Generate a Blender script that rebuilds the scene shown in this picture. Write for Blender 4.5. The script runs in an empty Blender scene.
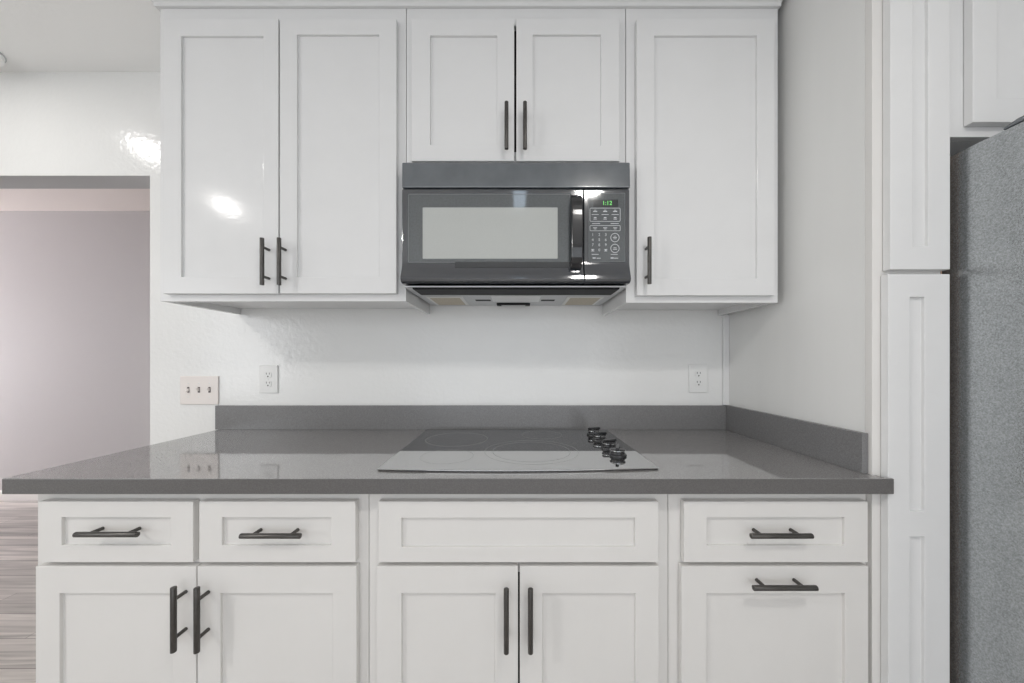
import bpy, bmesh, math, random
from mathutils import Vector, Matrix
random.seed(4)
S = bpy.context.scene
C = S.collection
R = math.radians

# ------------------------------------------------------------------ camera, world, light, exposure
F, D, ZC, VX, VY = 349.0, 1.525, 1.2076, 517.0, 362.0       # focal length in px, distance to the back wall, eye height
cd = bpy.data.cameras.new('camera'); cam = bpy.data.objects.new('camera', cd); C.objects.link(cam)
cam.location = (0, -D, ZC); cam.rotation_euler = (R(90), 0, 0)
cd.sensor_width = 36; cd.lens = F / 1024 * 36; cd.clip_start = .02
cd.shift_x = -(VX - 512) / 1024; cd.shift_y = (VY - 341.5) / 1024
S.camera = cam
W = bpy.data.worlds.new('world'); S.world = W; W.use_nodes = True
W.node_tree.nodes['Background'].inputs[0].default_value = (.82, .9, 1, 1)
W.node_tree.nodes['Background'].inputs[1].default_value = .6
S.view_settings.view_transform = 'Standard'; S.view_settings.look = 'None'
S.view_settings.exposure = 0.13; S.view_settings.gamma = 1; S.view_settings.use_curve_mapping = False

def area(name, loc, size, power, color, rot, shape='RECTANGLE'):
    l = bpy.data.lights.new(name, 'AREA'); l.energy = power; l.color = color; l.shape = shape
    l.size = size[0]
    if shape == 'RECTANGLE': l.size_y = size[1]
    o = bpy.data.objects.new(name, l); C.objects.link(o); o.location = loc; o.rotation_euler = rot
    return o
# added fill lamps, out of view: rear, left and in the far room
area('added_fill_rear', (.1, -4.13, 1.15), (3.2, 2.0), 26, (.96, .98, 1), (R(-90), 0, R(180)))
area('added_fill_left', (-3.12, -2.6, 1.45), (1.2, 1.1), 14, (.97, .985, 1), (0, R(-90), 0))
area('added_fill_far_room', (-8.9, .8, 1.3), (1.2, 1.9), 245, (.97, .97, 1), (0, R(-90), 0))

# ------------------------------------------------------------------ pixel helpers (a point at a known depth)
def sc(Y): return F / (D + Y)
def PX(x, Y): return (x - VX) / sc(Y)
def PZ(y, Y): return ZC - (y - VY) / sc(Y)

# ------------------------------------------------------------------ materials
def mat(name, col, rough=.5, metal=0, ior=1.5, coat=0, coat_rough=.03, bump=None, noise=None, emit=None, spec=None):
    m = bpy.data.materials.new(name); m.use_nodes = True; nt = m.node_tree; b = nt.nodes['Principled BSDF']
    b.inputs['Base Color'].default_value = (*col, 1); b.inputs['Roughness'].default_value = rough
    b.inputs['Metallic'].default_value = metal; b.inputs['IOR'].default_value = ior
    b.inputs['Coat Weight'].default_value = coat; b.inputs['Coat Roughness'].default_value = coat_rough
    if spec is not None: b.inputs['Specular IOR Level'].default_value = spec
    if emit: b.inputs['Emission Color'].default_value = (*emit[0], 1); b.inputs['Emission Strength'].default_value = emit[1]
    tc = nt.nodes.new('ShaderNodeTexCoord')
    if noise:   # (scale xyz, amount, detail)
        mp = nt.nodes.new('ShaderNodeMapping'); mp.inputs['Scale'].default_value = noise[0]
        nz = nt.nodes.new('ShaderNodeTexNoise'); nz.inputs['Scale'].default_value = 1; nz.inputs['Detail'].default_value = 5
        rp = nt.nodes.new('ShaderNodeMapRange')
        rp.inputs['From Min'].default_value = .3; rp.inputs['From Max'].default_value = .7
        rp.inputs['To Min'].default_value = 1 - noise[1]; rp.inputs['To Max'].default_value = 1 + noise[1]
        mx = nt.nodes.new('ShaderNodeVectorMath'); mx.operation = 'SCALE'; mx.inputs[0].default_value = col
        L = nt.links
        L.new(tc.outputs['Object'], mp.inputs[0]); L.new(mp.outputs[0], nz.inputs['Vector']); L.new(nz.outputs[0], rp.inputs[0])
        L.new(rp.outputs[0], mx.inputs['Scale']); L.new(mx.outputs[0], b.inputs['Base Color'])
    if bump:    # (scale xyz, strength, distance)
        mp = nt.nodes.new('ShaderNodeMapping'); mp.inputs['Scale'].default_value = bump[0]
        nz = nt.nodes.new('ShaderNodeTexNoise'); nz.inputs['Scale'].default_value = 1; nz.inputs['Detail'].default_value = 3
        bp = nt.nodes.new('ShaderNodeBump'); bp.inputs['Strength'].default_value = bump[1]; bp.inputs['Distance'].default_value = bump[2]
        L = nt.links
        L.new(tc.outputs['Object'], mp.inputs[0]); L.new(mp.outputs[0], nz.inputs['Vector']); L.new(nz.outputs[0], bp.inputs['Height'])
        L.new(bp.outputs[0], b.inputs['Normal'])
    return m

M = {}
M['cab'] = mat('white_cabinet_paint', (.765, .765, .765), .13, spec=.11, bump=((25, 25, 60), .25, .0006), noise=((6, 6, 9), .012))
M['cab_low'] = mat('white_lower_cabinet_paint', (.75, .735, .715), .33, bump=((60, 25, 25), .25, .0006), noise=((9, 6, 6), .012))
M['wall'] = mat('white_gloss_wall_paint', (.82, .82, .81), .16, bump=((55, 55, 55), .38, .0026), noise=((3, 3, 3), .012))
M['gable'] = mat('off_white_panel_paint', (.80, .80, .785), .42, bump=((12, 12, 70), .2, .0005), noise=((2, 9, 1), .02))
M['ceil'] = mat('ceiling_paint', (.95, .95, .94), .6, bump=((40, 40, 40), .3, .002))
M['far_wall'] = mat('lilac_grey_wall_paint', (.615, .597, .60), .6, bump=((30, 30, 30), .2, .002))
M['far_ceil'] = mat('warm_ceiling_paint', (.88, .81, .775), .6)
M['header'] = mat('header_underside_grey', (.50, .50, .505), .6)
M['base'] = mat('baseboard_paint', (.92, .90, .88), .35)
M['inside'] = mat('cabinet_interior_shade', (.05, .045, .04), .7)
M['raw'] = mat('raw_panel_edge', (.50, .33, .24), .7)
M['stone'] = mat('grey_quartz', (.26, .252, .250), .045, ior=3.4, noise=((300, 300, 300), .3))
M['stone_edge'] = mat('dimmed_quartz_edge', (.125, .12, .118), .3, ior=1.5, noise=((420, 420, 420), .22))
M['stone_splash'] = mat('grey_quartz_upstand', (.195, .193, .195), .25, ior=1.5, noise=((420, 420, 420), .2))
M['glass_top'] = mat('black_ceramic_glass', (.008, .008, .009), .03, ior=8.5)
M['glass_edge'] = mat('black_glass_edge', (.01, .01, .01), .2)
M['ring'] = mat('printed_grey_ring', (.42, .42, .42), .2)
M['handle'] = mat('gunmetal_bar', (.095, .09, .085), .34, metal=.75, noise=((60, 60, 60), .12))
M['plastic'] = mat('glossy_black_plastic', (.02, .024, .032), .07, ior=2.1, coat=.3)
M['knob'] = mat('satin_black_knob', (.018, .018, .02), .16, ior=1.6)
M['vent'] = mat('charcoal_gloss_vent', (.105, .117, .13), .14, ior=1.9, noise=((20, 20, 20), .1))
M['door_glass'] = mat('smoked_door_glass', (.072, .082, .087), .05, ior=2.0, noise=((200, 200, 200), .15))
M['screen'] = mat('pale_window_mesh', (.47, .485, .47), .10, ior=1.6, noise=((500, 900, 900), .05))
M['legend'] = mat('pale_grey_print', (.62, .64, .66), .5)
M['seam'] = mat('grey_bezel_line', (.19, .2, .21), .3)
M['led'] = mat('green_led', (.05, .3, .05), .4, emit=((.25, 1, .22), .7))
M['led_off'] = mat('dark_display_glass', (.02, .022, .025), .06, ior=1.8)
M['steel'] = mat('grey_painted_metal', (.56, .57, .58), .38, metal=.2)
M['black'] = mat('matt_black_plastic', (.018, .018, .02), .55, spec=.15)
M['filter'] = mat('tan_grease_mesh', (.50, .44, .34), .45, metal=.3, noise=((300, 300, 300), .35))
M['lens'] = mat('frosted_light_lens', (.75, .76, .76), .3)
M['alu'] = mat('bright_filter_frame', (.72, .72, .70), .3, metal=.5)
M['chrome'] = mat('chrome_skirt', (.60, .60, .60), .1, metal=1)
M['plate'] = mat('ivory_wall_plate', (.80, .75, .72), .35)
M['plate_w'] = mat('white_wall_plate', (.80, .80, .79), .3)
M['slot'] = mat('dark_slot', (.06, .05, .05), .6)
M['fridge'] = mat('textured_grey_fridge_steel', (.42, .44, .45), .16, metal=.75, ior=1.6, bump=((260, 260, 260), .5, .0009), noise=((330, 330, 330), .32))
M['fridge_door'] = mat('brushed_grey_fridge_door', (.40, .41, .42), .25, metal=.9)
M['gasket'] = mat('dark_gasket', (.03, .03, .03), .7)
M['cool_glow'] = mat('added_panel_glow', (.8, .85, .9), .4, emit=((.72, .86, 1), 2.2))
M['glow'] = mat('downlight_lens', (1, 1, 1), .4, emit=((1, .97, .92), 9))
M['pane'] = mat('window_glass', (.9, .95, 1), .02)
M['pane'].node_tree.nodes['Principled BSDF'].inputs['Transmission Weight'].default_value = 1

def floor_mat():
    m = bpy.data.materials.new('grey_brown_wood_planks'); m.use_nodes = True; nt = m.node_tree; L = nt.links
    b = nt.nodes['Principled BSDF']; b.inputs['Roughness'].default_value = .35
    tc = nt.nodes.new('ShaderNodeTexCoord')
    br = nt.nodes.new('ShaderNodeTexBrick'); br.offset = .37
    br.inputs['Scale'].default_value = 1; br.inputs['Brick Width'].default_value = 1.25; br.inputs['Row Height'].default_value = .15
    br.inputs['Mortar Size'].default_value = .0012; br.inputs['Bias'].default_value = 0
    br.inputs['Color1'].default_value = (.46, .43, .405, 1); br.inputs['Color2'].default_value = (.67, .625, .59, 1)
    br.inputs['Mortar'].default_value = (.12, .10, .09, 1)
    mp = nt.nodes.new('ShaderNodeMapping'); mp.inputs['Scale'].default_value = (1.6, 34, 1)
    nz = nt.nodes.new('ShaderNodeTexNoise'); nz.inputs['Scale'].default_value = 1; nz.inputs['Detail'].default_value = 6; nz.inputs['Distortion'].default_value = .8
    rp = nt.nodes.new('ShaderNodeMapRange'); rp.inputs['From Min'].default_value = .3; rp.inputs['From Max'].default_value = .7
    rp.inputs['To Min'].default_value = .62; rp.inputs['To Max'].default_value = 1.3
    mx = nt.nodes.new('ShaderNodeVectorMath'); mx.operation = 'SCALE'
    L.new(tc.outputs['Object'], br.inputs[0]); L.new(tc.outputs['Object'], mp.inputs[0]); L.new(mp.outputs[0], nz.inputs['Vector'])
    L.new(nz.outputs[0], rp.inputs[0]); L.new(br.outputs[0], mx.inputs[0]); L.new(rp.outputs[0], mx.inputs['Scale'])
    L.new(mx.outputs[0], b.inputs['Base Color'])
    return m
M['floor'] = floor_mat()

# ------------------------------------------------------------------ mesh helpers
def box(bm, x0, x1, y0, y1, z0, z1):
    v = [bm.verts.new((x, y, z)) for x in (x0, x1) for y in (y0, y1) for z in (z0, z1)]
    for f in ((0,1,3,2), (4,6,7,5), (0,4,5,1), (2,3,7,6), (0,2,6,4), (1,5,7,3)):
        bm.faces.new([v[i] for i in f])

def prism(bm, pts, axis, a, b):
    """extrude a closed outline along axis 'x' (pts = (y,z)), 'z' (pts = (x,y)) or 'y' (pts = (x,z))"""
    def p(q, t): return {'x': (t, q[0], q[1]), 'z': (q[0], q[1], t), 'y': (q[0], t, q[1])}[axis]
    A = [bm.verts.new(p(q, a)) for q in pts]; B = [bm.verts.new(p(q, b)) for q in pts]
    n = len(pts)
    bm.faces.new(A); bm.faces.new(B[::-1])
    for i in range(n): bm.faces.new((A[i], B[i], B[(i+1) % n], A[(i+1) % n]))

def grid_slab(bm, xs, zs, cells, y0, y1, rec=.009):
    """slab facing -Y (front y0, back y1) cut into cells: 0 solid, 1 recessed panel, 2 open hole"""
    def q(a, b, c, d): bm.faces.new([bm.verts.new(t) for t in (a, b, c, d)])
    nx, nz = len(xs) - 1, len(zs) - 1
    for i in range(nx):
        for j in range(nz):
            k = cells.get((i, j), 0); xa, xb, za, zb = xs[i], xs[i+1], zs[j], zs[j+1]
            if k == 0: q((xa,y0,za),(xb,y0,za),(xb,y0,zb),(xa,y0,zb))
            if k == 1: q((xa,y0+rec,za),(xb,y0+rec,za),(xb,y0+rec,zb),(xa,y0+rec,zb))
            if k != 2: q((xa,y1,za),(xa,y1,zb),(xb,y1,zb),(xb,y1,za))
            if k:
                e = y0 + rec if k == 1 else y1
                q((xa,y0,za),(xa,y0,zb),(xa,e,zb),(xa,e,za)); q((xb,y0,za),(xb,e,za),(xb,e,zb),(xb,y0,zb))
                q((xa,y0,za),(xa,e,za),(xb,e,za),(xb,y0,za)); q((xa,y0,zb),(xb,y0,zb),(xb,e,zb),(xa,e,zb))
            if i == 0: q((xa,y0,za),(xa,y0,zb),(xa,y1,zb),(xa,y1,za))
            if i == nx-1: q((xb,y0,za),(xb,y1,za),(xb,y1,zb),(xb,y0,zb))
            if j == 0: q((xa,y0,za),(xa,y1,za),(xb,y1,za),(xb,y0,za))
            if j == nz-1: q((xa,y0,zb),(xb,y0,zb),(xb,y1,zb),(xa,y1,zb))

def tube(bm, pts, r, seg=14, caps=True, rx=None):
    """round bar through pts"""
    pts = [Vector(p) for p in pts]; rings = []
    for i, p in enumerate(pts):
        d = ((pts[min(i+1, len(pts)-1)] - pts[max(i-1, 0)])).normalized()
        u = d.orthogonal().normalized() if i == 0 else (u - d * u.dot(d)).normalized()
        w = d.cross(u)
        rings.append([bm.verts.new(p + (u * math.cos(2*math.pi*k/seg) + w * math.sin(2*math.pi*k/seg)) * r) for k in range(seg)])
    for a, b in zip(rings, rings[1:]):
        for k in range(seg): bm.faces.new((a[k], a[(k+1) % seg], b[(k+1) % seg], b[k]))
    if caps: bm.faces.new(rings[0][::-1]); bm.faces.new(rings[-1])

def lathe(bm, cx, cy, prof, seg=32, z0=0):
    rings = [[bm.verts.new((cx + r*math.cos(2*math.pi*k/seg), cy + r*math.sin(2*math.pi*k/seg), z0 + z)) for k in range(seg)] for r, z in prof]
    for a, b in zip(rings, rings[1:]):
        for k in range(seg): bm.faces.new((a[k], a[(k+1) % seg], b[(k+1) % seg], b[k]))
    bm.faces.new(rings[0][::-1]); bm.faces.new(rings[-1])

def annulus(bm, cx, cy, r0, r1, z0, z1, seg=72):
    P = []
    for r, z in ((r0, z0), (r1, z0), (r1, z1), (r0, z1)):
        P.append([bm.verts.new((cx + r*math.cos(2*math.pi*k/seg), cy + r*math.sin(2*math.pi*k/seg), z)) for k in range(seg)])
    for j in range(4):
        a, b = P[j], P[(j+1) % 4]
        for k in range(seg): bm.faces.new((a[k], a[(k+1) % seg], b[(k+1) % seg], b[k]))

def wpos(o):
    v = Vector((0, 0, 0))
    while o: v += o.location; o = o.parent
    return v

def obj(name, bm, m, parent=None, bevel=0, smooth=False, seg=2):
    bmesh.ops.remove_doubles(bm, verts=bm.verts, dist=1e-5)
    bmesh.ops.recalc_face_normals(bm, faces=bm.faces)
    xs = [v.co.x for v in bm.verts]; ys = [v.co.y for v in bm.verts]; zs = [v.co.z for v in bm.verts]
    c = Vector(((min(xs)+max(xs))/2, (min(ys)+max(ys))/2, min(zs)))
    for v in bm.verts: v.co -= c
    me = bpy.data.meshes.new(name); bm.to_mesh(me); bm.free()
    if smooth:
        for p in me.polygons: p.use_smooth = True
    me.materials.append(M[m] if isinstance(m, str) else m)
    o = bpy.data.objects.new(name, me); C.objects.link(o)
    if parent: o.parent = parent; o.location = c - wpos(parent)
    else: o.location = c
    if bevel:
        b = o.modifiers.new('bevel', 'BEVEL'); b.width = bevel; b.segments = seg; b.limit_method = 'ANGLE'; b.angle_limit = R(35)
    if smooth:
        e = o.modifiers.new('edges', 'EDGE_SPLIT'); e.split_angle = R(40)
    return o

def bxo(name, x0, x1, y0, y1, z0, z1, m, parent=None, bevel=0):
    bm = bmesh.new(); box(bm, x0, x1, y0, y1, z0, z1); return obj(name, bm, m, parent, bevel)

def tag(o, label, cat, group=None):
    o['label'] = label; o['category'] = cat
    if group: o['group'] = group
    return o

def thing(name, label, cat, loc, group=None):
    o = bpy.data.objects.new(name, None); C.objects.link(o); o.location = loc; o.empty_display_size = .05
    return tag(o, label, cat, group)

def struct(o): o['kind'] = 'structure'; return o

# ------------------------------------------------------------------ the room
CZ = 2.474
OX0, OX1, OZ = -2.95, PX(150, 0), 2.022      # the opening in the back wall
WT = .115
bm = bmesh.new()
grid_slab(bm, [-3.2, OX0, OX1, 2.2], [0, OZ, CZ], {(1, 0): 2}, 0, WT)
bmesh.ops.delete(bm, geom=[f for f in bm.faces if all(abs(v.co.z) < 1e-4 for v in f.verts)], context='FACES')
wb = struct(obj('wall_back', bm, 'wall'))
# the header's underside gets a darker grey than the wall
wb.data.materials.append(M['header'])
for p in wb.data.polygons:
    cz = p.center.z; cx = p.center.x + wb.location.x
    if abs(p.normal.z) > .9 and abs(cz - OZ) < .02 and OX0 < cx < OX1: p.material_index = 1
struct(bxo('floor', -9, 2.2, -4.3, 1.6, -.06, 0, 'floor'))
struct(bxo('ceiling', -3.2, 2.2, -4.2, 0, CZ, CZ + .06, 'ceil'))
struct(bxo('wall_right', 2.2, 2.3, -4.3, WT, 0, CZ, 'wall'))
# unseen left and rear walls, with openings added to let light in
bm = bmesh.new(); box(bm, -3.3, -3.2, -4.3, -3.3, 0, CZ); box(bm, -3.3, -3.2, -1.9, WT, 0, CZ)
box(bm, -3.3, -3.2, -3.3, -1.9, 0, .85); box(bm, -3.3, -3.2, -3.3, -1.9, 2.05, CZ)
struct(obj('wall_left', bm, 'wall'))
bm = bmesh.new(); grid_slab(bm, [-3.2, -2.0, 1.4, 2.2], [0, 2.15, CZ], {(1, 0): 2}, -4.3, -4.2)
struct(obj('wall_rear', bm, 'wall'))
def window(name, x0, x1, y0, y1, z0, z1, axis):
    bm = bmesh.new(); w = .05
    if axis == 'y':
        ym = (y0 + y1) / 2
        for a, b in ((x0, x0+w), (x1-w, x1), ((x0+x1)/2 - w/2, (x0+x1)/2 + w/2)): box(bm, a, b, y0, y1, z0, z1)
        for a, b in ((z0, z0+w), (z1-w, z1)): box(bm, x0+w, (x0+x1)/2 - w/2, y0, y1, a, b); box(bm, (x0+x1)/2 + w/2, x1-w, y0, y1, a, b)
        fr = obj(name, bm, 'base')
        g = bmesh.new(); box(g, x0+w, x1-w, y0-.002, y0+.002, z0+w, z1-w)
    else:
        for a, b in ((y0, y0+w), (y1-w, y1), ((y0+y1)/2 - w/2, (y0+y1)/2 + w/2)): box(bm, x0, x1, a, b, z0, z1)
        for a, b in ((z0, z0+w), (z1-w, z1)): box(bm, x0, x1, y0+w, (y0+y1)/2 - w/2, a, b); box(bm, x0, x1, (y0+y1)/2 + w/2, y1-w, a, b)
        fr = obj(name, bm, 'base')
        g = bmesh.new(); box(g, x0-.002, x0+.002, y0+w, y1-w, z0+w, z1-w)
    struct(fr); obj('pane', g, 'pane', fr)
window('window_1', -2.0, 1.4, -4.28, -4.22, 0, 2.15, 'y')
window('window_2', -3.28, -3.22, -3.3, -1.9, .85, 2.05, 'x')
# the room beyond the opening
FY = 1.53
struct(bxo('wall_far', -9, .6, FY, FY + .1, 0, 2.53, 'far_wall'))
struct(bxo('ceiling_far', -9, .6, WT + .001, FY, 2.53, 2.59, 'far_ceil'))
struct(bxo('wall_far_left', -9.1, -9, WT - .1, FY, 0, 2.53, 'far_wall'))
struct(bxo('wall_far_right', .6, .7, WT, FY, 0, 2.53, 'far_wall'))
struct(bxo('wall_far_near', -9, -3.301, 0, WT, 0, 2.53, 'far_wall'))
bm = bmesh.new(); prism(bm, [(FY, 0), (FY - .014, 0), (FY - .014, .075), (FY - .006, .085), (FY, .085)], 'x', -8.99, .59)
struct(obj('baseboard_far', bm, 'base'))

# ------------------------------------------------------------------ ceiling downlights
def downlight(x, y, label, power, r=.085):
    t = thing('recessed_downlight', label, 'ceiling light', (x, y, CZ), 'recessed ceiling lights of the kitchen')
    bm = bmesh.new(); annulus(bm, x, y, r, r + .018, CZ - .006, CZ, 48); obj('trim_ring', bm, 'base', t, smooth=True)
    bm = bmesh.new(); lathe(bm, x, y, [(r, -.004), (r - .002, -.001)], 48, CZ); obj('lens', bm, 'glow', t)
    l = area('lamp', (0, 0, -.012), (r * 2,), power, (1, .975, .94), (0, 0, 0), 'DISK'); l.parent = t
    return t
downlight(-2.34, -1.97, 'round recessed downlight in the ceiling far left of the cooktop', 17, .045)
downlight(-2.17, -.55, 'round recessed downlight in the ceiling nearest the wide opening', 2.6, .07)
downlight(.53, -1.80, 'round recessed downlight in the ceiling facing the microwave control panel', 9)
t = thing('added_glow_panel', 'added narrow cool white glow panel in the ceiling straight behind the viewer', 'added_glow_panel', (.02, -2.0, CZ))  # unseen panel added to lay a cool strip of reflection on the microwave
bxo('lens', -.025, .065, -2.14, -1.78, CZ - .004, CZ - .0005, 'cool_glow', t); bm = bmesh.new()
for a, b, c, d_ in ((-.045, -.026, -2.16, -1.76), (.066, .085, -2.16, -1.76), (-.0255, .0655, -2.16, -2.141), (-.0255, .0655, -1.779, -1.76)): box(bm, a, b, c, d_, CZ - .012, CZ - .0003)
obj('frame', bm, 'base', t)
t = thing('smoke_detector', 'small round white ceiling disc with a dark rim above the opening', 'smoke detector', (PX(-16, -.1), -.12, CZ))
bm = bmesh.new(); lathe(bm, t.location.x, -.12, [(.055, -.030), (.064, -.022), (.066, -.003), (.066, -.0005)], 40, CZ); obj('housing', bm, 'ceil', t, smooth=True)
bm = bmesh.new(); annulus(bm, t.location.x, -.12, .0655, .069, CZ - .006, CZ - .0005, 40); obj('rim', bm, 'steel', t)

# ------------------------------------------------------------------ bar pulls
def pull(parent, cx, cz, ydoor, vertical, length=.160, cc=.096, stand=.033, r=.0066):
    yb = ydoor - stand
    bm = bmesh.new()
    if vertical:
        tube(bm, [(cx, yb, cz - length/2), (cx, yb, cz + length/2)], r)
        feet = [(cx, cz - cc/2), (cx, cz + cc/2)]
    else:
        tube(bm, [(cx - length/2, yb, cz), (cx + length/2, yb, cz)], r)
        feet = [(cx - cc/2, cz), (cx + cc/2, cz)]
    h = obj('handle', bm, 'handle', parent, smooth=True, bevel=.0008)
    for fx, fz in feet:
        bm = bmesh.new(); tube(bm, [(fx, ydoor - .0002, fz), (fx, yb + r * .9, fz)], .0046, 12); obj('post', bm, 'handle', h, smooth=True)
    h['label'] = 'dark gunmetal bar handle'
    return h

def shaker(name, parent, x0, x1, z0, z1, yf, rx0, rx1, rz0, rz1, m='cab', th=.019, rec=.008):
    bm = bmesh.new(); grid_slab(bm, [x0, rx0, rx1, x1], [z0, rz0, rz1, z1], {(1, 1): 1}, yf, yf + th, rec)
    return obj(name, bm, m, parent, bevel=.0013)

# ------------------------------------------------------------------ base cabinets
YB, YD = -.605, -.625          # face frame front, door front
YB1 = YB + .019
zt = .8755                      # underside of the worktop
bx = lambda p: PX(p, YD)
bz = lambda p: PZ(p, YD)
def carcass(parent, x0, x1, z0, z1, yf, m, bottom=None, name='carcass', top_in=0):
    bm = bmesh.new(); t = .016; b = z0 if bottom is None else bottom
    box(bm, x0, x0 + t, yf, -.002, z0, z1); box(bm, x1 - t, x1, yf, -.002, z0, z1)
    box(bm, x0 + t, x1 - t, yf, -.002, b, b + t); box(bm, x0 + t, x1 - t, yf, -.002, z1 - t - top_in, z1 - top_in)
    o = obj(name, bm, m, parent, bevel=.0008)
    bm = bmesh.new(); e = .0006
    box(bm, x0 + t + e, x1 - t - e, yf + .012, -.004, b + t + e, z1 - t - top_in - e)
    # lining coloured dark to stand for interior shade; front dropped so door gaps look in
    bm.faces.ensure_lookup_table()
    f = min(bm.faces, key=lambda f: f.calc_center_median().y); bmesh.ops.delete(bm, geom=[f], context='FACES')
    obj('interior_shade', bm, 'inside', parent)
    return o

def base_unit(label, xl, xr, frame_x, drawers, doors, zcut):
    """drawers/doors: (px left, px right, recess left, recess right)"""
    t = thing('base_cabinet', label, 'cabinet', ((xl + xr) / 2, -.3, 0), 'shaker base cabinets under the worktop')
    carcass(t, xl + .0006, xr - .0006, .10, zt - .001, YB1 + .0004, 'cab_low')
    bm = bmesh.new()
    grid_slab(bm, frame_x, [.10, .14, PZ(572, YB), PZ(555, YB), PZ(508, YB), zt - .001],
              {(i, j): 2 for i in range(1, len(frame_x) - 1, 2) for j in (1, 3)}, YB, YB1)
    obj('face_frame', bm, 'cab_low', t, bevel=.001)
    bxo('toe_kick', xl + .002, xr - .002, -.535, -.52, 0, .0995, 'cab_low', t)
    return t

zd0, zd1 = bz(562.5), bz(501.5)          # drawer fronts
zr0, zr1 = bz(545.5), bz(517.5)          # drawer recess
zo1, zo0 = bz(566.5), .125               # door top / bottom
zp1, zp0 = bz(593.5), .195               # door recess top / bottom
e = .0006
XL, X1, X2, XR = PX(37.5, YB), PX(369, YB), PX(668, YB), .9203
# left unit: two drawers over two doors
u = base_unit('white base cabinet at the left end with two drawers over two doors', XL, X1,
    [XL + e, bx(48), bx(187), bx(206), bx(346), X1 - e], None, None, 0)
d = shaker('drawer', u, bx(38.5), bx(193), zd0, zd1, YD, bx(61.5), bx(170.5), zr0, zr1, 'cab_low')
pull(d, PX(106.5, YD - .025), PZ(534.5, YD - .025), YD + .008, False, stand=.033, length=.157)
d = shaker('drawer', u, bx(199), bx(355.5), zd0, zd1, YD, bx(222), bx(331), zr0, zr1, 'cab_low')
pull(d, PX(270.5, YD - .025), PZ(536, YD - .025), YD + .008, False, stand=.033, length=.151)
d = shaker('door', u, bx(35.5), bx(196), zo0, zo1, YD, bx(59.5), bx(172), zp0, zp1, 'cab_low')
pull(d, PX(173.5, YD - .033), PZ(619.5, YD - .033), YD, True, length=.161)
d = shaker('door', u, bx(197.3), bx(356.5), zo0, zo1, YD, bx(220.5), bx(332.5), zp0, zp1, 'cab_low')
pull(d, PX(196.8, YD - .033), PZ(620, YD - .033), YD, True, length=.161)
# centre unit below the cooktop: false drawer front over two doors
u = base_unit('white base cabinet under the cooktop with a wide drawer front', X1, X2,
    [X1 + e, bx(389), bx(647), X2 - e], None, None, 0)
shaker('false_drawer_front', u, bx(378.5), bx(658.5), zd0, zd1, YD, bx(401.5), bx(635), bz(547), bz(518), 'cab_low')
d = shaker('door', u, bx(376.5), bx(518), zo0, zo1, YD, bx(401.5), bx(495), zp0, zp1, 'cab_low')
pull(d, PX(506.3, YD - .033), PZ(621, YD - .033), YD, True, length=.160)
d = shaker('door', u, bx(519.8), bx(659), zo0, zo1, YD, bx(542.5), bx(635.5), zp0, zp1, 'cab_low')
pull(d, PX(530.5, YD - .033), PZ(621, YD - .033), YD, True, length=.160)
# right unit: drawer over a tall pull-out front
u = base_unit('white base cabinet beside the pantry, one drawer over a pull-out front', X2, XR,
    [X2 + e, bx(695), bx(856), XR - e], None, None, 0)
d = shaker('drawer', u, bx(684), bx(868), zd0, zd1, YD, bx(707), bx(844.5), zr0, zr1, 'cab_low')
pull(d, PX(781.5, YD - .025), PZ(536, YD - .025), YD + .008, False, stand=.033, length=.154)
d = shaker('pull_out_front', u, bx(681.5), bx(868.5), zo0, zo1, YD, bx(706.5), bx(845), zp0, zp1, 'cab_low')
pull(d, PX(785, YD - .033), PZ(588, YD - .033), YD, False, length=.158)

# ------------------------------------------------------------------ worktop with upstands
t = thing('countertop', 'long polished grey quartz worktop over the base cabinets', 'countertop', (-.2, -.3, zt))
CXL, CXR, CY = PX(1.25, -.65), PX(894.5, -.65), -.65
bm = bmesh.new()
prism(bm, [(CXL, -.001), (CXL, CY), (CXR, CY), (CXR, -.6425), (.9300, -.6425), (.9300, -.6225), (.9203, -.6225), (.9203, -.001)], 'z', zt, .915)
obj('slab', bm, 'stone', t, bevel=.0022)
slab = t.children[0]; slab.data.materials.append(M['stone_edge'])      # the edge's dimmer look is put into a darker, duller copy of the quartz
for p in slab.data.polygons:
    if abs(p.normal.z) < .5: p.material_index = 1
SX = PX(215, -.018)
bxo('upstand', SX, .9034, -.018, -.001, .9152, 1.019, 'stone_splash', t, .001)
bxo('side_upstand', .9040, .9202, -.611, -.001, .9152, 1.021, 'stone_splash', t, .001)

# ------------------------------------------------------------------ cooktop
CT = .9152
cx0, cx1, cy0, cy1 = -.379, .382, -.584, -.047
t = thing('cooktop', 'black glass electric cooktop set on the grey worktop', 'cooktop', (0, -.32, CT))
pts = [(cx0, cy1), (cx0, cy0)]
n = 24
for i in range(1, n): 
    u_ = i / n; pts.append((cx0 + (cx1 - cx0) * u_, cy0 - .017 * math.sin(math.pi * u_)))
pts += [(cx1, cy0), (cx1, cy1)]
bm = bmesh.new(); prism(bm, pts, 'z', CT + .0024, CT + .0058); obj('glass_plate', bm, 'glass_top', t, bevel=.001)
ins = [(x * .993, (y + .32) * .988 - .32) for x, y in pts]
bm = bmesh.new(); prism(bm, ins, 'z', CT + .0001, CT + .0023); obj('rim', bm, 'glass_edge', t)
ZG = CT + .0059
for rx, ry, rr, w in ((-.222, -.223, .114, .0016), (.045, -.40, .125, .0016), (.045, -.40, .150, .0012), (-.215, -.46, .080, .0007), (.10, -.15, .078, .0007)):
    bm = bmesh.new(); annulus(bm, rx, ry, rr - w, rr, ZG, ZG + .0001); obj('burner_ring', bm, 'ring', t)
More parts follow.
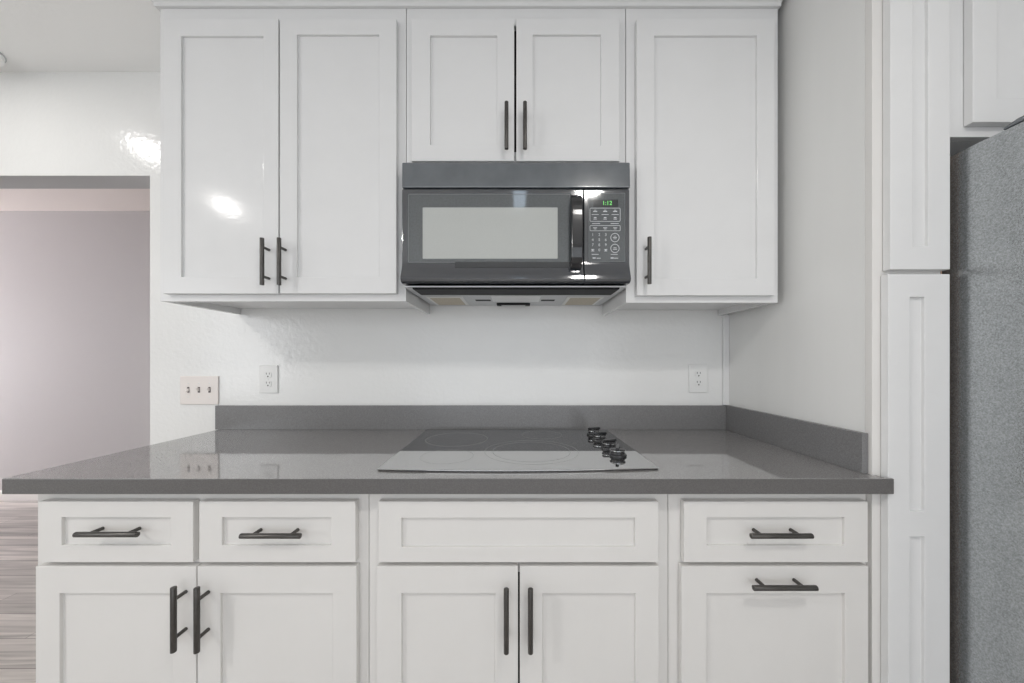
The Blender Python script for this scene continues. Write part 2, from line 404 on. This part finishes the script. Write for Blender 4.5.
def knob(x, y, rot):
    bm = bmesh.new(); lathe(bm, x, y, [(.0265, 0), (.0270, .003), (.0255, .006), (.0215, .0085), (.0205, .014), (.0225, .0185), (.0225, .0205), (.020, .0220), (.006, .0225)], 32, ZG)
    k = obj('knob', bm, 'knob', t, smooth=True)
    bm = bmesh.new(); annulus(bm, x, y, .0225, .0237, ZG + .0172, ZG + .0190, 32); obj('trim_ring', bm, 'chrome', k, smooth=True)
    bm = bmesh.new(); prism(bm, [(-.0225, .0222), (.0235, .0222), (.026, .026), (.0235, .031), (-.0205, .0285), (-.0235, .025)], 'y', -.0048, .0048)
    bmesh.ops.rotate(bm, verts=bm.verts, cent=(0, 0, 0), matrix=Matrix.Rotation(rot, 3, 'Z'))
    bmesh.ops.translate(bm, verts=bm.verts, vec=(x, y, ZG)); obj('grip', bm, 'knob', k, bevel=.002, seg=3)
for (x, y), r_ in zip(((.303, -.160), (.304, -.250), (.305, -.370), (.306, -.462)), (.1, -.2, .15, 1.2)): knob(x, y, r_)
t.rotation_euler.z = R(.8)

# ------------------------------------------------------------------ wall cabinets
YU, YV = -.33, -.35
ux = lambda p: PX(p, YV); uz = lambda p: PZ(p, YV)
zub, zut = PZ(301.3, YU), PZ(8.8, YU)
def wall_unit(label, pl, pr, zb, inner, topz, botz, skirt=.024, bottom_rail=None):
    xl, xr = PX(pl, YU), PX(pr, YU)
    t = thing('wall_cabinet', label, 'cabinet', ((xl + xr) / 2, -.16, zb), 'shaker wall cabinets in the top row')
    carcass(t, xl + e, xr - e, zb, CZ - .001, YU + .0194, 'cab', bottom=zb + skirt)
    bm = bmesh.new()
    grid_slab(bm, [xl + e, PX(inner[0], YU), PX(inner[1], YU), xr - e], [zb, botz, topz, CZ - .001], {(1, 1): 2}, YU, YU + .019)
    obj('face_frame', bm, 'cab', t, bevel=.001)
    return t
zt_o, zb_o = PZ(26, YU), PZ(286, YU)
u = wall_unit('tall white double-door wall cabinet above the light switches', 160, 406.2, zub, (170, 390), zt_o, zb_o)
d = shaker('door', u, ux(163), ux(278.2), uz(293.6), uz(18.5), YV, ux(181), ux(263), uz(277), uz(36))
pull(d, PX(262, YV - .033), PZ(261.5, YV - .033), YV, True, length=.154)
d = shaker('door', u, ux(279.8), ux(396.3), uz(293.4), uz(18.5), YV, ux(297), ux(379), uz(277), uz(34.5))
pull(d, PX(279, YV - .033), PZ(261.5, YV - .033), YV, True, length=.154)
zmb = PZ(161.3, YU) 
u = wall_unit('short white double-door wall cabinet above the microwave', 406.4, 625.6, 1.871, (419, 608), zt_o, PZ(152, YU), skirt=.004)
d = shaker('door', u, ux(411.3), ux(514.2), uz(161), uz(18.5), YV, ux(430), ux(497), uz(145), uz(35.5))
pull(d, PX(506.5, YV - .033), PZ(125.5, YV - .033), YV, True, length=.154)
d = shaker('door', u, ux(516.3), ux(619.5), uz(161), uz(18.5), YV, ux(533), ux(601), uz(145.5), uz(34.5))
pull(d, PX(525, YV - .033), PZ(125.5, YV - .033), YV, True, length=.154)
u = wall_unit('single-door white wall cabinet right of the microwave', 625.8, 778, zub - .005, (645, 768), zt_o, zb_o)
d = shaker('door', u, ux(636.8), ux(774.8), uz(295.4), uz(18.5), YV, ux(654.5), ux(757), uz(278), uz(35.5))
pull(d, PX(649.5, YV - .033), PZ(260.5, YV - .033), YV, True, length=.154)

# crown moulding along the top, returned round the left end
prof = [(.0005, zut), (.010, zut), (.0115, zut + .010), (.016, zut + .013), (.020, zut + .020), (.026, zut + .034), (.040, zut + .044), (.046, zut + .046), (.046, CZ - .0005), (.0005, CZ - .0005)]
xa, xb = PX(160, YU), PX(778, YU)
bm = bmesh.new()
def ring(fn): return [bm.verts.new(fn(o_, z)) for o_, z in prof]
r0 = ring(lambda o_, z: (xa - o_, -.002, z)); r1 = ring(lambda o_, z: (xa - o_, YU - o_, z))
r2 = ring(lambda o_, z: (xb + o_ * .3, YU - o_, z)); r3 = ring(lambda o_, z: (xb + o_ * .3, -.20, z))
for a, b in ((r0, r1), (r1, r2), (r2, r3)):
    for i in range(len(prof)): bm.faces.new((a[i], b[i], b[(i+1) % len(prof)], a[(i+1) % len(prof)]))
bm.faces.new(r0); bm.faces.new(r3[::-1])
struct(obj('trim_1', bm, 'cab'))
# slim corner strip between the upstand and the right wall cabinet
bm = bmesh.new(); prism(bm, [(PX(722, 0), -.0005), (PX(722, 0), -.010), (PX(722, 0) + .004, -.013), (.9202, -.013), (.9202, -.0005)], 'z', 1.0215, zub - .006)
struct(obj('trim_2', bm, 'cab'))

# ------------------------------------------------------------------ over-the-range microwave
YF = -.385
mx = lambda p, Y=YF: PX(p, Y); mz = lambda p, Y=YF: PZ(p, Y)
t = thing('microwave', 'black over-the-range microwave hung between the white wall cabinets', 'microwave', (0, -.2, 1.456))
ML, MR = mx(402), mx(629.5)
MB_ = 1.4575
bm = bmesh.new(); box(bm, ML + .004, MR - .004, -.344, -.003, MB_, 1.8695); obj('body', bm, 'black', t, bevel=.003)
bm = bmesh.new(); zt0, zt1 = mz(187.3), mz(161.2)
prism(bm, [(-.345, zt0), (YF + .001, zt0), (YF + .001, zt0 + .004), (YF + .004, zt1 - .004), (YF + .006, zt1), (-.345, zt1)], 'x', ML - .0015, MR + .003)
obj('vent_panel', bm, 'vent', t, bevel=.0035, seg=3)
zd = mz(188.6)
prof_d = [(-.3455, zd), (YF + .003, zd), (YF, zd - .004), (YF, mz(262))]
zz = mz(262)
for k in range(1, 7):
    a = k / 6; prof_d.append((YF - .016 * (a ** 1.5), zz - a * (zz - mz(276, YF - .01))))
prof_d += [(YF - .018, mz(279, YF - .012)), (YF - .015, mz(281.5, YF - .012)), (YF - .004, mz(283.8)), (-.3455, mz(283.8))]
XS = mx(583.6)
bm = bmesh.new(); prism(bm, prof_d, 'x', ML - .0005, XS - .0008); door = obj('door', bm, 'plastic', t, bevel=.004, seg=3)
bm = bmesh.new(); prism(bm, prof_d, 'x', XS + .0008, MR); cp = obj('control_panel', bm, 'plastic', t, bevel=.004, seg=3)
def rrect(x0, x1, z0, z1, r, n=6):
    P = []
    for cx, cz, a0 in ((x1-r, z1-r, 0), (x0+r, z1-r, 90), (x0+r, z0+r, 180), (x1-r, z0+r, 270)):
        for k in range(n + 1):
            a = R(a0 + 90*k/n); P.append((cx + r*math.cos(a), cz + r*math.sin(a)))
    return P
def plate(name, x0, x1, z0, z1, r, y0, y1, m, parent, bevel=0):
    bm = bmesh.new(); prism(bm, rrect(x0, x1, z0, z1, r), 'y', y0, y1); return obj(name, bm, m, parent, bevel)
def outline(x0, x1, z0, z1, r, w, y0, y1, bm):
    A = rrect(x0, x1, z0, z1, r); B = rrect(x0+w, x1-w, z0+w, z1-w, max(r-w, .0005)); n = len(A)
    V = [[bm.verts.new((p[0], y, p[1])) for p in P] for P, y in ((A, y0), (B, y0), (B, y1), (A, y1))]
    for j in range(4):
        for k in range(n): bm.faces.new((V[j][k], V[j][(k+1) % n], V[(j+1) % 4][(k+1) % n], V[(j+1) % 4][k]))
g = plate('door_glass', mx(407.5), mx(571), mz(263.5), mz(193.5), .004, YF - .0018, YF - .0003, 'door_glass', door, .0006)
bm = bmesh.new(); outline(mx(408.5), mx(570), mz(262.5), mz(194.5), .003, .0011, YF - .0024, YF - .0019, bm); obj('glass_border', bm, 'seam', door)
plate('window_frame', mx(420.5), mx(560), mz(261.5), mz(205.5), .003, YF - .0030, YF - .0020, 'door_glass', door)
plate('window', mx(423), mx(557.5), mz(259), mz(208), .002, YF - .0038, YF - .0031, 'screen', door)
plate('lower_trim', mx(455), mx(571), mz(268), mz(262.4), .002, YF - .0050, YF - .0031, 'led_off', door)
# arched vertical handle
hx0, hx1 = PX(571.5, -.42), PX(583.0, -.42)
bm = bmesh.new()
zh0, zh1 = PZ(266.5, -.42), PZ(191.5, -.42)
outer, inner = [], []
for k in range(17):
    a = k / 16; z = zh0 + (zh1 - zh0) * a; b = 1 - abs(2*a - 1) ** 5
    outer.append((YF - .012 - .028 * b, z))
    if 2 <= k <= 14: inner.append((YF - .004 - .018 * (1 - abs(2*a - 1) ** 6) , z))
prism(bm, [(YF - .0005, zh0)] + outer + [(YF - .0005, zh1), (YF - .0005, inner[-1][1] + .006)] + inner[::-1] + [(YF - .0005, inner[0][1] - .006)], 'x', hx0, hx1)
obj('handle', bm, 'knob', door, bevel=.004, seg=4)
# control panel face
cf = YF - .0003
plate('keypad', mx(588), mx(625.3), mz(262.5), mz(193), .002, YF - .0016, cf, 'door_glass', cp, .0005)
bm = bmesh.new(); outline(mx(588.6), mx(624.8), mz(262), mz(193.5), .002, .0008, YF - .0020, YF - .0017, bm); obj('keypad_border', bm, 'seam', cp)
plate('display', mx(593), mx(618), mz(207.3), mz(199.8), .001, YF - .0019, YF - .0017, 'led_off', cp)
yp0, yp1 = YF - .0022, YF - .0017
bm = bmesh.new()
outline(mx(589.7), mx(620.2), mz(221.8), mz(208.2), .004, .0013, yp0, yp1, bm)
outline(mx(589.7), mx(620.2), mz(231.2), mz(225.6), .003, .0013, yp0, yp1, bm)
obj('button_frame', bm, 'legend', cp)
def dash(_, cx, cy, w, h=.6): bxo('button_mark', mx(cx - w/2), mx(cx + w/2), yp0, yp1, mz(cy + h/2), mz(cy - h/2), 'legend', cp)
for x in (595, 605, 615):
    dash(bm, x, 211.7, 4, .9); dash(bm, x, 210.4, 2, .5); dash(bm, x, 214.8, 7, .5); dash(bm, x, 217.9, 2.6, 1.0); dash(bm, x, 219.4, 3.4, .5)
    dash(bm, x, 228.0, 4, .6); dash(bm, x, 229.2, 2.5, .5)
for x in (596, 614.5): dash(bm, x, 223.8, 8, .55)
for x in (595, 614): dash(bm, x, 254.6, 7, .55)
for x in (594, 612): dash(bm, x, 258.2, 3, 1.2); 
for x in (598.5, 616): dash(bm, x, 258.4, 4, .7)
dash(bm, 614.8, 237.6, 4, .7); dash(bm, 614.8, 239.0, 3, .4); dash(bm, 614.8, 247.9, 3, .5); dash(bm, 614.8, 249.4, 4, .7); dash(bm, 614.8, 236.3, 2, .4)
def vring(bm, cx, cz, r0, r1, n=32):
    V = [[bm.verts.new((cx + r*math.cos(2*math.pi*k/n), y, cz + r*math.sin(2*math.pi*k/n))) for k in range(n)] for r, y in ((r0, yp0), (r1, yp0), (r1, yp1), (r0, yp1))]
    for j in range(4):
        for k in range(n): bm.faces.new((V[j][k], V[j][(k+1) % n], V[(j+1) % 4][(k+1) % n], V[(j+1) % 4][k]))
for yy in (237.8, 248.6): bm = bmesh.new(); vring(bm, mx(614.8), mz(yy), .0128, .0146); obj('round_button', bm, 'legend', cp)
def text(name, s, x, z, size, m, parent, y=yp0, spacing=1.0):
    cu = bpy.data.curves.new(name, 'FONT'); cu.body = s; cu.size = size; cu.extrude = .0002; cu.align_x = 'CENTER'; cu.align_y = 'CENTER'; cu.space_character = spacing
    tmp = bpy.data.objects.new('tmp', cu); C.objects.link(tmp); bpy.context.view_layer.update()
    me = bpy.data.meshes.new_from_object(tmp.evaluated_get(bpy.context.evaluated_depsgraph_get()))
    bpy.data.objects.remove(tmp); me.materials.clear(); me.materials.append(M[m]); me.name = name
    o = bpy.data.objects.new(name, me); C.objects.link(o); o.parent = parent
    o.location = Vector((x, y, z)) - wpos(parent); o.rotation_euler = (R(90), 0, 0); return o
text('clock_digits', '1:12', mx(607), mz(203.5), .019, 'led', cp, YF - .0023)
rows = ['123', '456', '789', ' 0 ']
for j, rw in enumerate(rows):
    for i, ch in enumerate(rw):
        if ch != ' ': text('digit', ch, mx(592.6 + 6.5*i), mz(235 + 5.1*j), .0125, 'legend', cp)
for x in (592.6, 605.6): dash(bm, x, 249.6, 3, .6); dash(bm, x, 251.2, 3, .6); dash(bm, x, 250.4, 1.2, 1.0)
# underside
zb0, zb1 = MB_ - .0035, MB_ - .0002
bxo('intake_grille', mx(411), mx(621), -.374, -.268, MB_ - .010, zb1, 'black', t, .004)
bm = bmesh.new(); prism(bm, [(ML + .006, -.380), (MR - .006, -.380), (MR - .006, -.006), (ML + .006, -.006)], 'z', zb0 - .0005, zb1 - .0000); obj('bottom_plate', bm, 'steel', t)
for xa_, xb_ in ((-.342, -.205), (.190, .328)):
    f = bxo('grease_filter', xa_, xb_, -.215, -.035, MB_ - .0075, zb0 - .0008, 'alu', t, .001)
    bxo('filter_mesh', xa_ + .012, xb_ - .012, -.203, -.047, MB_ - .0085, MB_ - .0078, 'filter', f)
bxo('light_cover', -.097, .088, -.240, -.118, MB_ - .0085, zb0 - .0008, 'lens', t, .002)
for xa_, xb_ in ((-.165, -.105), (.096, .150)): bxo('slot', xa_, xb_, -.150, -.118, MB_ - .0045, zb0 - .0006, 'black', t)
bxo('latch', -.085, .055, -.075, -.035, MB_ - .012, zb0 - .0006, 'black', t, .003)
bxo('latch_tab', -.065, .035, -.066, -.045, MB_ - .0145, MB_ - .0122, 'steel', t, .001)

# ------------------------------------------------------------------ pantry (tall narrow cabinet)
YP, YQ = -.62, -.64
px_ = lambda p: PX(p, YQ); pz_ = lambda p: PZ(p, YQ)
PL, PR = .921, 1.0985
t = thing('pantry_cabinet', 'tall narrow white pantry cabinet between worktop and refrigerator', 'cabinet', (1.01, -.3, 0))
bxo('side_panel', PL, PL + .016, YP + .0195, -.001, 0, CZ - .001, 'gable', t, .0006)
bxo('side_panel', PR - .016, PR, YP + .0195, -.001, 0, CZ - .001, 'gable', t)
bxo('back_panel', PL + .0165, PR - .0165, -.012, -.002, .1, CZ - .002, 'inside', t)
bm = bmesh.new(); grid_slab(bm, [PL, .957, 1.066, PR], [0, .12, PZ(278, YP), PZ(266, YP), CZ - .02, CZ - .001], {(1, 1): 2, (1, 3): 2}, YP, YP + .019)
obj('face_frame', bm, 'cab_low', t, bevel=.001)
shaker('door', t, px_(890.3), px_(950.3), pz_(269.3), CZ - .03, YQ, px_(913), px_(928.3), pz_(246.3), CZ - .09, 'cab')
bm = bmesh.new()
grid_slab(bm, [px_(888.3), px_(910), px_(924.6), px_(950.0)], [.125, .19, pz_(536.8), pz_(511.5), pz_(297), pz_(274)], {(1, 1): 1, (1, 3): 1}, YQ, YQ + .019, .008)
obj('door', bm, 'cab', t, bevel=.0013)
bxo('raw_edge', PR + .0004, PR + .0035, YP, -.05, 0, 1.7895, 'raw', t)

# ------------------------------------------------------------------ cabinet above the refrigerator
t = thing('overhead_cabinet', 'white wall cabinet over the refrigerator at the top right', 'cabinet', (1.62, -.3, 1.79))
zo = PZ(137, YP)
OL, OR_ = PR + .0062, 2.19
bm = bmesh.new(); box(bm, OL, OL + .016, YP + .0194, -.002, zo, CZ - .002); box(bm, OR_ - .016, OR_, YP + .0194, -.002, zo, CZ - .002)
box(bm, OL + .016, OR_ - .016, YP + .0194, -.002, zo, zo + .016); obj('carcass', bm, 'cab', t)
bm = bmesh.new(); grid_slab(bm, [OL, 1.17, 2.15, OR_], [zo, zo + .035, CZ - .03, CZ - .002], {(1, 1): 2}, YP, YP + .019); obj('face_frame', bm, 'cab', t, bevel=.001)
ol = px_(973); 
shaker('door', t, ol, ol + .49, pz_(122), CZ - .03, YQ, ol + .062, ol + .43, pz_(98), CZ - .09)
shaker('door', t, ol + .493, ol + .98, pz_(122), CZ - .03, YQ, ol + .556, ol + .92, pz_(98), CZ - .09)

# ------------------------------------------------------------------ refrigerator
FX, FZ = 1.1225, 1.744
t = thing('refrigerator', 'grey textured refrigerator standing beside the white pantry', 'refrigerator', (1.57, -.38, 0))
bm = bmesh.new(); box(bm, FX, FX + .90, -.765, -.03, .03, FZ); obj('body', bm, 'fridge', t, bevel=.008, seg=4)
bxo('door_gasket', FX + .012, FX + .888, -.778, -.7655, .05, FZ - .012, 'gasket', t)
for a, b in ((FX, FX + .448), (FX + .452, FX + .90)):
    bm = bmesh.new(); box(bm, a, b, -.845, -.7785, .72, FZ + .004); d = obj('door', bm, 'fridge_door', t, bevel=.012, seg=4)
    hx = b - .04 if a == FX else a + .04
    bm = bmesh.new(); tube(bm, [(hx, -.846, .86), (hx, -.885, .90), (hx, -.895, 1.2), (hx, -.885, 1.58), (hx, -.846, 1.62)], .011); obj('handle', bm, 'steel', d, smooth=True)
bm = bmesh.new(); box(bm, FX, FX + .90, -.845, -.7785, .10, .71); d = obj('freezer_drawer', bm, 'fridge_door', t, bevel=.012, seg=4)
bm = bmesh.new(); tube(bm, [(FX + .12, -.846, .63), (FX + .15, -.890, .63), (FX + .75, -.890, .63), (FX + .78, -.846, .63)], .011); obj('handle', bm, 'steel', d, smooth=True)
bm = bmesh.new(); prism(bm, [(-.835, FZ + .0045), (-.715, FZ + .0005), (-.715, FZ + .006), (-.74, FZ + .013), (-.835, FZ + .013)], 'x', FX + .004, FX + .09); obj('hinge_cover', bm, 'vent', t, bevel=.003)
bxo('kick_grille', FX + .02, FX + .88, -.74, -.70, 0, .0295, 'black', t)
bxo('foot', FX + .02, FX + .88, -.12, -.07, 0, .0295, 'black', t)

# ------------------------------------------------------------------ wall plates
def slots(bm, cx, cz, y):
    for s in (-1, 1): box(bm, cx + s*.0065 - .0011, cx + s*.0065 + .0011, y - .0004, y + .0004, cz + .001, cz + .009)
    P = [(cx + .0030*math.cos(a*math.pi/6), cz - .0075 + .0030*math.sin(a*math.pi/6)) for a in range(12)]
    prism(bm, P, 'y', y - .0004, y + .0004)
def outlet(x0, x1, y0, y1, label):
    X0, X1_, Z0, Z1 = PX(x0, 0), PX(x1, 0), PZ(y1, 0), PZ(y0, 0); cx = (X0 + X1_) / 2; cz = (Z0 + Z1) / 2
    t = thing('outlet', label, 'outlet', (cx, -.001, Z0), 'duplex outlets on the back wall')
    plate('cover_plate', X0, X1_, Z0, Z1, .004, -.0065, -.0005, 'plate_w', t, .002)
    for s in (-1, 1):
        zc = cz + s * .0195
        r = plate('receptacle', cx - .0155, cx + .0155, zc - .0135, zc + .0135, .009, -.0085, -.0066, 'plate_w', t, .0005)
        bm = bmesh.new(); slots(bm, cx, zc, -.0087); obj('slots', bm, 'slot', r)
    bm = bmesh.new(); prism(bm, [(cx + .0025*math.cos(a*math.pi/5), cz + .0025*math.sin(a*math.pi/5)) for a in range(10)], 'y', -.0078, -.0066); obj('screw', bm, 'plate_w', t)
outlet(260, 278.5, 365.3, 393, 'white duplex outlet just right of the three-switch plate')
outlet(688.5, 707, 364.3, 392.5, 'white duplex outlet on the wall near the right corner')
X0, X1_, Z0, Z1 = PX(181.3, 0), PX(219.2, 0), PZ(404.3, 0), PZ(376, 0)
t = thing('light_switch', 'ivory three-toggle switch plate on the wall beside the opening', 'light switch', (PX(200, 0), -.001, Z0))
plate('cover_plate', X0, X1_, Z0, Z1, .004, -.0065, -.0005, 'plate', t, .002)
cz = (Z0 + Z1) / 2 + .002
for k in (-1, 0, 1):
    cx = (X0 + X1_) / 2 + k * .046
    bxo('toggle_slot', cx - .0048, cx + .0048, -.0068, -.0064, cz - .012, cz + .012, 'slot', t)
    bm = bmesh.new(); up = (-1, 1, 1)[k + 1]
    prism(bm, [(-.0066, cz - .006), (-.0066, cz + .006), (-.019, cz + .004 + up*.008), (-.019, cz - .003 + up*.008)], 'x', cx - .0036, cx + .0036)
    obj('toggle', bm, 'plate', t, bevel=.0008)
    for s in (-1, 1):
        bm = bmesh.new(); prism(bm, [(cx + .0026*math.cos(a*math.pi/5), cz - .002 + s*.030 + .0026*math.sin(a*math.pi/5)) for a in range(10)], 'y', -.0075, -.0066); obj('screw', bm, 'alu', t)
